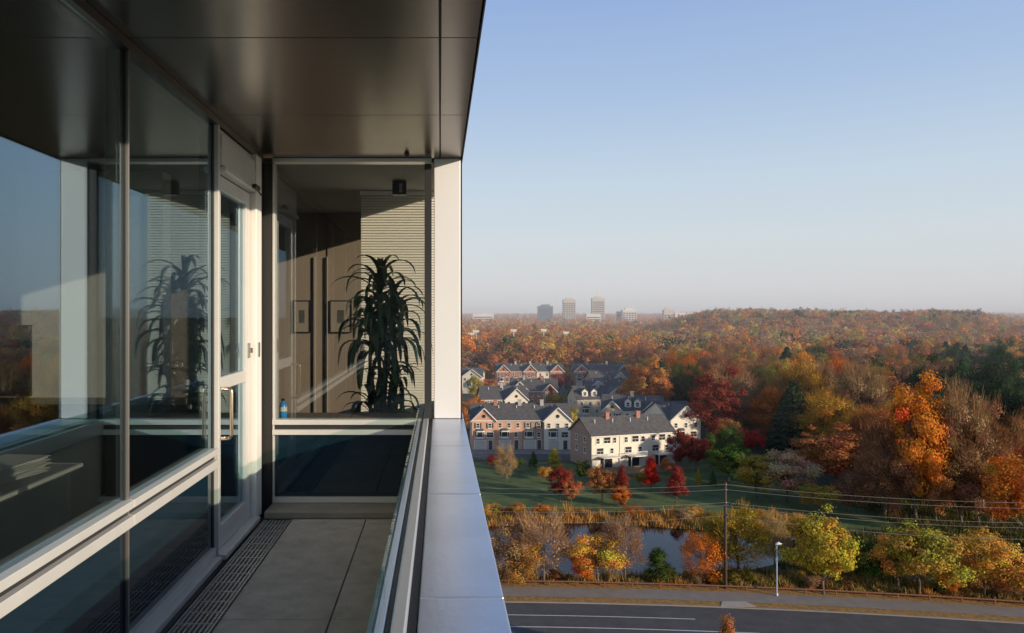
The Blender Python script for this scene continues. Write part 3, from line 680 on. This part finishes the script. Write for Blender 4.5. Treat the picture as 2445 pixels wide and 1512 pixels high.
mb.box(.191,.197,6.57,10.6,1.335,2.3); mb.obj('fascia',mat('fascia_metal',(.10,.095,.09),.35,.7),B)
mb=MB(); mb.tube([(-.28,6.35,1.349),(-.28,6.35,1.335),(-.28,6.35,1.33),(-.28,6.35,1.31)],[.022,.022,.015,.01],14); mb.obj('sprinkler_head',DARKFR,B,smooth=False)
MB().box(-.155,.155,-3.8,D+.6,-1.72,-.945).obj('parapet',CONC,B)
SC=[-3.12,-1.73,-.34,1.045,2.435,3.83,5.22,D-.012]
for a,b in zip(SC[:-1],SC[1:]):
    MB().box(-.066,.207,a+.003,b-.003,-.944,-.92).box(.1805,.207,a+.003,b-.003,-1.06,-.9445).obj('coping',CAP,B,bevel=.005)
MB().box(-.05,.156,-3.1,D-.02,-.9448,-.9443).obj('joint_backing',DARKFR,B)
MB().box(.194,.207,D-.008,10.6,-1.06,-.92).obj('coping',CAP,B,bevel=.005)
MB().box(-.205,-.165,-3.5,D-.02,-1.05,-.93).obj('rail',RAILM,B,bevel=.006)
MB().box(-.145,-.098,-3.5,D-.02,-.944,-.915).obj('rail',RAILM,B,bevel=.008)
MB().box(-.096,-.070,-3.5,D-.02,-.944,-.932).obj('gasket',DARKFR,B)
MB().box(-.163,-.147,-3.5,D-.02,-.944,-.938).obj('gasket',DARKFR,B)
for a,b in zip(SC[:-1],SC[1:]): MB().box(-.192,-.180,a+.008,b-.008,-.929,-.83).obj('guard_glass',GUARDG,B)
mb=MB()
for i in range(-13,2):
    ya=4.82+.64*i; yb=ya+.64
    for xa,xb in ((-1.22,-.61),(-.61,-.16)): mb.box(xa+.004,xb-.004,ya+.004,yb-.004,-1.74,-1.70)
mb.box(-1.216,-.614,6.104,6.215,-1.74,-1.70).box(-.606,-.164,6.104,6.215,-1.74,-1.70)
mb.obj('floor_paving',PAVER,B,bevel=.004)
MB().box(-1.5,-.16,-3.6,6.21,-1.80,-1.745).obj('floor_bed',BED,B)
mb=MB(); y=-1.
for xx in (-1.45,-1.24): mb.box(xx,xx+.012,-1,6.2,-1.74,-1.70)
while y<6.15:
    mb.box(-1.437,-1.241,y,y+.014,-1.735,-1.702); y+=.16
for k in range(7): mb.box(-1.432+k*.028,-1.419+k*.028,-1,6.2,-1.738,-1.703)
o=mb.obj('drain_grating',GRATE,B)
MB().box(-6.4,.15,-3.9,10.5,-CZ,-1.805).obj('wall',CONC,B)
MB().box(-6.3,WX-.11,-3.9,10.3,-1.80,-1.75).box(WX-.10,.12,D+.105,10.3,-1.80,-1.75).obj('interior_floor',CARP,B)
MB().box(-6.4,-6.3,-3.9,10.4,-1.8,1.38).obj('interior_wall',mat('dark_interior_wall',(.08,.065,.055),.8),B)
MB().box(-6.3,-1.4955,10.02,10.4,-1.8,1.38).box(-1.495,.12,10.0,10.4,-1.8,1.38).obj('interior_wall',WALLD,B)
TRM=mat('wall_trim_metal',(.45,.42,.38),.5,.3)
for px in (-2.35,-1.66,-1.5): MB().box(px,px+.010,9.97,9.995,-1.75,.75).obj('wall_trim',TRM,B)
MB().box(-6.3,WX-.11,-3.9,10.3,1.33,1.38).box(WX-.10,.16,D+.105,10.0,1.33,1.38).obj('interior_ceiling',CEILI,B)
MB().box(-6.3,.16,-4,-3.91,-1.8,1.38).obj('interior_wall',CONC,B)
MB().box(.10,.112,7.1,10.0,-.90,1.32).obj('window_glass',SIDEG,B)
MB().box(.08,.15,7.08,10.3,-1.8,-.91).obj('wall',CONC,B)
MB().box(-3.95,-2.59,7.03,7.25,-1.75,1.325).obj('interior_partition',WALLI,B)
MB().box(-1.44,.05,D+.11,D+.62,-.99,-.95).box(-1.44,.05,D+.50,D+.62,-1.75,-.995).obj('window_ledge',WALLD,B)
e=empty('low_cabinet',(0,0,CZ),'long low black cabinet standing against the interior wall','cabinet')
DKC=mat('cabinet_laminate',(.022,.02,.02),.35)
MB().box(-4.9,-2.0,6.42,6.9,-1.75,-.80).obj('carcass',DKC,e,bevel=.004); MB().box(-4.92,-1.98,6.40,6.92,-.799,-.775).obj('cabinet_top',DKC,e,bevel=.003)
BLM=mat('blind_slat',(.88,.84,.77),.6)
e=empty('window_blind',(0,8.2,CZ),'beige horizontal slat blind hanging closed inside the room','blind')
mb=MB()
for k in range(104):
    z=1.26-k*.029; mb.slab((-.86,-.011,z-.012),(.06,-.011,z-.012),(.06,.009,z+.012),(-.86,.009,z+.012),(0,-1,.8),.002)
mb.obj('slats',BLM,e); MB().box(-.86,.06,.02,.028,-1.75,1.3).obj('backing',mat('blind_backing',(.45,.42,.36),.8),e); MB().box(-.87,.07,-.03,.03,1.285,1.325).obj('head_box',BLM,e)
for (xa,xb,za,zb) in ((-1.95,-1.72,-.26,.17),(-1.46,-1.17,-.26,.17),(-2.75,-2.45,-.28,.17)):
    yy=10.01 if xb<-1.5 else 9.98
    e=empty('framed_picture',(xa,yy,CZ+za),'small dark framed picture with dim mount on the wall','picture','framed pictures on the wall')
    w=xb-xa; h=zb-za
    MB().box(0,.012,-.02,0,0,h).box(w-.012,w,-.02,0,0,h).box(.012,w-.012,-.02,0,0,.012).box(.012,w-.012,-.02,0,h-.012,h).obj('frame',BLACK,e)
    MB().box(.012,w-.012,-.008,0,.012,h-.012).obj('mount',mat('mount_card',(.25,.21,.165),.8),e); MB().box(w*.35,w*.65,-.012,-.0085,h*.3,h*.7).obj('print',mat('print_dark',(.07,.065,.06),.6,var=.5,scale=20),e)
e=empty('ceiling_light_box',(-.41,7.6,CZ+1.33),'small dark box light fixed to the room ceiling','light fitting')
MB().box(-.07,.07,-.05,.05,-.14,0).obj('housing',BLACK,e,bevel=.005); MB().box(.0,.03,-.055,-.051,-.12,-.03).obj('lens',mat('grey_lens',(.25,.25,.25),.4),e)
BT=mat('bottle_blue_plastic',(.03,.30,.80),.12,spec=.8)
e=empty('water_bottle',(-1.40,D+.15,CZ-.95),'small blue plastic water bottle with dark cap on the window ledge','bottle')
prof=[(0,.030),(.01,.034),(.05,.034),(.07,.031),(.09,.034),(.12,.034),(.145,.026),(.16,.014),(.17,.013)]
mb=MB(); mb.tube([(0,0,z) for z,_ in prof],[r for _,r in prof],16); mb.obj('body',BT,e,smooth=True)
mb=MB(); mb.tube([(0,0,.17),(0,0,.188)],.016,12); mb.obj('cap',BLACK,e); mb=MB(); mb.tube([(0,0,.075),(0,0,.115)],.0352,16,cap=False); mb.obj('label_band',WHITE,e)
PL=mat('dracaena_leaf',(.026,.072,.022),.4,var=.4,scale=3)
e=empty('potted_plant',(-.58,7.45,CZ-1.75),'tall bushy dark green potted dracaena with arching strap leaves','plant')
mb=MB(); mb.tube([(0,0,0),(0,0,.04),(0,0,.72),(0,0,.76)],[.17,.18,.22,.235],20); mb.obj('pot',BLACK,e,smooth=True)
r=np.random.default_rng(3); heads=[((-.02,0,2.06),46,.56,.30),((.12,.03,1.86),42,.54,.2),((-.10,-.03,1.74),38,.54,.1),((.04,.05,1.5),26,.5,.0),((.13,0,1.08),28,.42,.5),((-.11,0,.98),26,.42,.45),((.02,0,1.2),14,.38,.2)]
mb=MB(); ml=MB()
for (h,n,Lf,u0) in heads:
    b=Vector((h[0]*.4,h[1]*.4,.7)); hh=Vector(h); mb.tube([b,(b+hh)/2+Vector((h[0]*.4,0,0)),hh],[.022,.018,.016],8)
    for k in range(n):
        a=2.4*k+r.normal()*.4; t=k/n; up=u0+1.15*t+r.normal()*.25; L_=Lf*r.uniform(.6,1.2); z0=hh.z-.40*(1-t)+r.normal()*.02
        p=Vector((hh.x,hh.y,z0)); dx=math.cos(a); dy=math.sin(a); ang=up; prev=None; w0=.031*r.uniform(.75,1.25); dr=r.uniform(.75,1.2)
        for s_ in range(10):
            q=s_/9; w=w0*math.sin(math.pi*min(1,.14+q*.86))**.6 if q<1 else .001
            side=Vector((-dy,dx,0))*w; cur=(p-side,p+Vector((0,0,-w*.35)),p+side)
            if prev:
                ml.poly([prev[0],prev[1],cur[1],cur[0]]); ml.poly([prev[1],prev[2],cur[2],cur[1]])
            prev=cur; st=L_/9; p=p+Vector((dx*math.cos(ang)*st,dy*math.cos(ang)*st,math.sin(ang)*st)); ang=max(-1.42,ang-(.2+.45*q*(1.2-t*.7))*dr)
mb.obj('stem',BARK,e,smooth=True); ml.obj('leaves',PL,e,smooth=True)
e=empty('display_screen',(-4.25,7.0,CZ-1.75),'flat dark display screen on a slim floor stand inside the room','screen')
MB().box(-.46,.46,-.03,.0,.98,1.64).obj('bezel',BLACK,e,bevel=.005); MB().box(-.44,.44,-.034,-.031,1.0,1.62).obj('display',SPAND,e)
MB().box(-.03,.03,.002,.05,.02,1.2).box(-.3,.3,-.06,.2,0,.018).obj('stand',BLACK,e)
DESKM=mat('desk_laminate',(.035,.033,.032),.4)
e=empty('desk',(-2.8,3.4,CZ-1.75),'long dark desk with pale edge behind the window','desk')
MB().box(-.45,.40,-1.9,1.6,.71,.75).obj('desktop',DESKM,e); MB().box(.4005,.42,-1.9,1.6,.73,.752).box(-.45,.42,1.6005,1.62,.73,.752).obj('edge_trim',WHITE,e)
for sx in (-.35,.32):
    for sy in (-1.8,1.5): MB().box(sx,sx+.05,sy,sy+.05,0,.71).obj('leg',DARKFR,e)
for (px,py,n) in ((-2.66,4.6,16),(-2.75,3.9,8)):
    e=empty('paper_stack',(px,py,CZ-1.0),'loose stack of white papers on the dark desk','papers','papers on the desk')
    mb=MB()
    for k in range(n):
        a=random.uniform(-.25,.25); ox,oy=random.uniform(-.02,.02),random.uniform(-.02,.02)
        c,s_=math.cos(a),math.sin(a); P_=[(c*u-s_*v+ox,s_*u+c*v+oy,.003+k*.006) for u,v in ((-.15,-.21),(.15,-.21),(.15,.21),(-.15,.21))]; mb.slab(*P_,(0,0,1),.004)
    mb.obj('sheets',WHITE,e)
# ------------------------------------------------------------------ haze volume
hz=MB().box(-4000,6000,125,5200,-3,56)
vm=bpy.data.materials.new('haze_volume'); vm.use_nodes=True; t=vm.node_tree; t.nodes.clear(); o_=t.nodes.new('ShaderNodeOutputMaterial'); vs=t.nodes.new('ShaderNodeVolumeScatter')
vs.inputs['Color'].default_value=(.95,.99,1,1); vs.inputs['Density'].default_value=.00038; vs.inputs['Anisotropy'].default_value=0.0; t.links.new(vs.outputs[0],o_.inputs['Volume'])
o=hz.obj('sky_haze',vm); struct(o)
# ------------------------------------------------------------------ light
sd=Vector((.81,-.59,0)).normalized(); EL=math.radians(13)
sv=Vector((sd.x*math.cos(EL),sd.y*math.cos(EL),math.sin(EL)))
sl=bpy.data.lights.new('sun','SUN'); sl.energy=5.0; sl.angle=math.radians(.5); sl.color=(1,.85,.66)
so=lk(bpy.data.objects.new('sun',sl)); so.rotation_euler=(-sv).to_track_quat('-Z','Y').to_euler(); so.location=(0,0,200)
w=bpy.data.worlds.new('World'); S.world=w; w.use_nodes=True; t=w.node_tree; bg=t.nodes['Background']
sk=t.nodes.new('ShaderNodeTexSky'); sk.sky_type='NISHITA'; sk.sun_disc=False; sk.sun_elevation=EL; sk.sun_rotation=math.atan2(sd.x,sd.y); sk.air_density=1; sk.dust_density=1.0; sk.ozone_density=2
sc_=t.nodes.new('ShaderNodeVectorMath'); sc_.operation='SCALE'; sc_.inputs['Scale'].default_value=.15; t.links.new(sk.outputs[0],sc_.inputs[0])
tc=t.nodes.new('ShaderNodeTexCoord'); sp=t.nodes.new('ShaderNodeSeparateXYZ'); t.links.new(tc.outputs['Generated'],sp.inputs[0])
rp=t.nodes.new('ShaderNodeValToRGB'); cr=rp.color_ramp; t.links.new(sp.outputs['Z'],rp.inputs[0])
stops=[(0,(.66,.67,.70)),(.03,(.69,.70,.72)),(.09,(.67,.73,.77)),(.17,(.58,.69,.80)),(.27,(.43,.57,.79)),(.38,(.32,.46,.75)),(.7,(.13,.24,.50)),(1,(.08,.15,.38))]
while len(cr.elements)<len(stops): cr.elements.new(.5)
for el_,(p,c) in zip(cr.elements,stops): el_.position=p; el_.color=(*c,1)
mx=t.nodes.new('ShaderNodeMix'); mx.data_type='RGBA'; mx.inputs[0].default_value=.9; t.links.new(sc_.outputs[0],mx.inputs[6]); t.links.new(rp.outputs[0],mx.inputs[7])
t.links.new(mx.outputs[2],bg.inputs[0]); bg.inputs[1].default_value=1.0
# ------------------------------------------------------------------ camera
cd=bpy.data.cameras.new('Camera'); cd.sensor_width=36; cd.lens=36*1800/2448; cd.shift_x=172/2448; cd.shift_y=-8/2448; cd.clip_start=.05; cd.clip_end=20000
co=lk(bpy.data.objects.new('Camera',cd)); co.location=(0,0,CZ); co.rotation_euler=(math.pi/2,0,0); S.camera=co
S.view_settings.view_transform='Standard'; S.view_settings.look='None'; S.view_settings.exposure=0
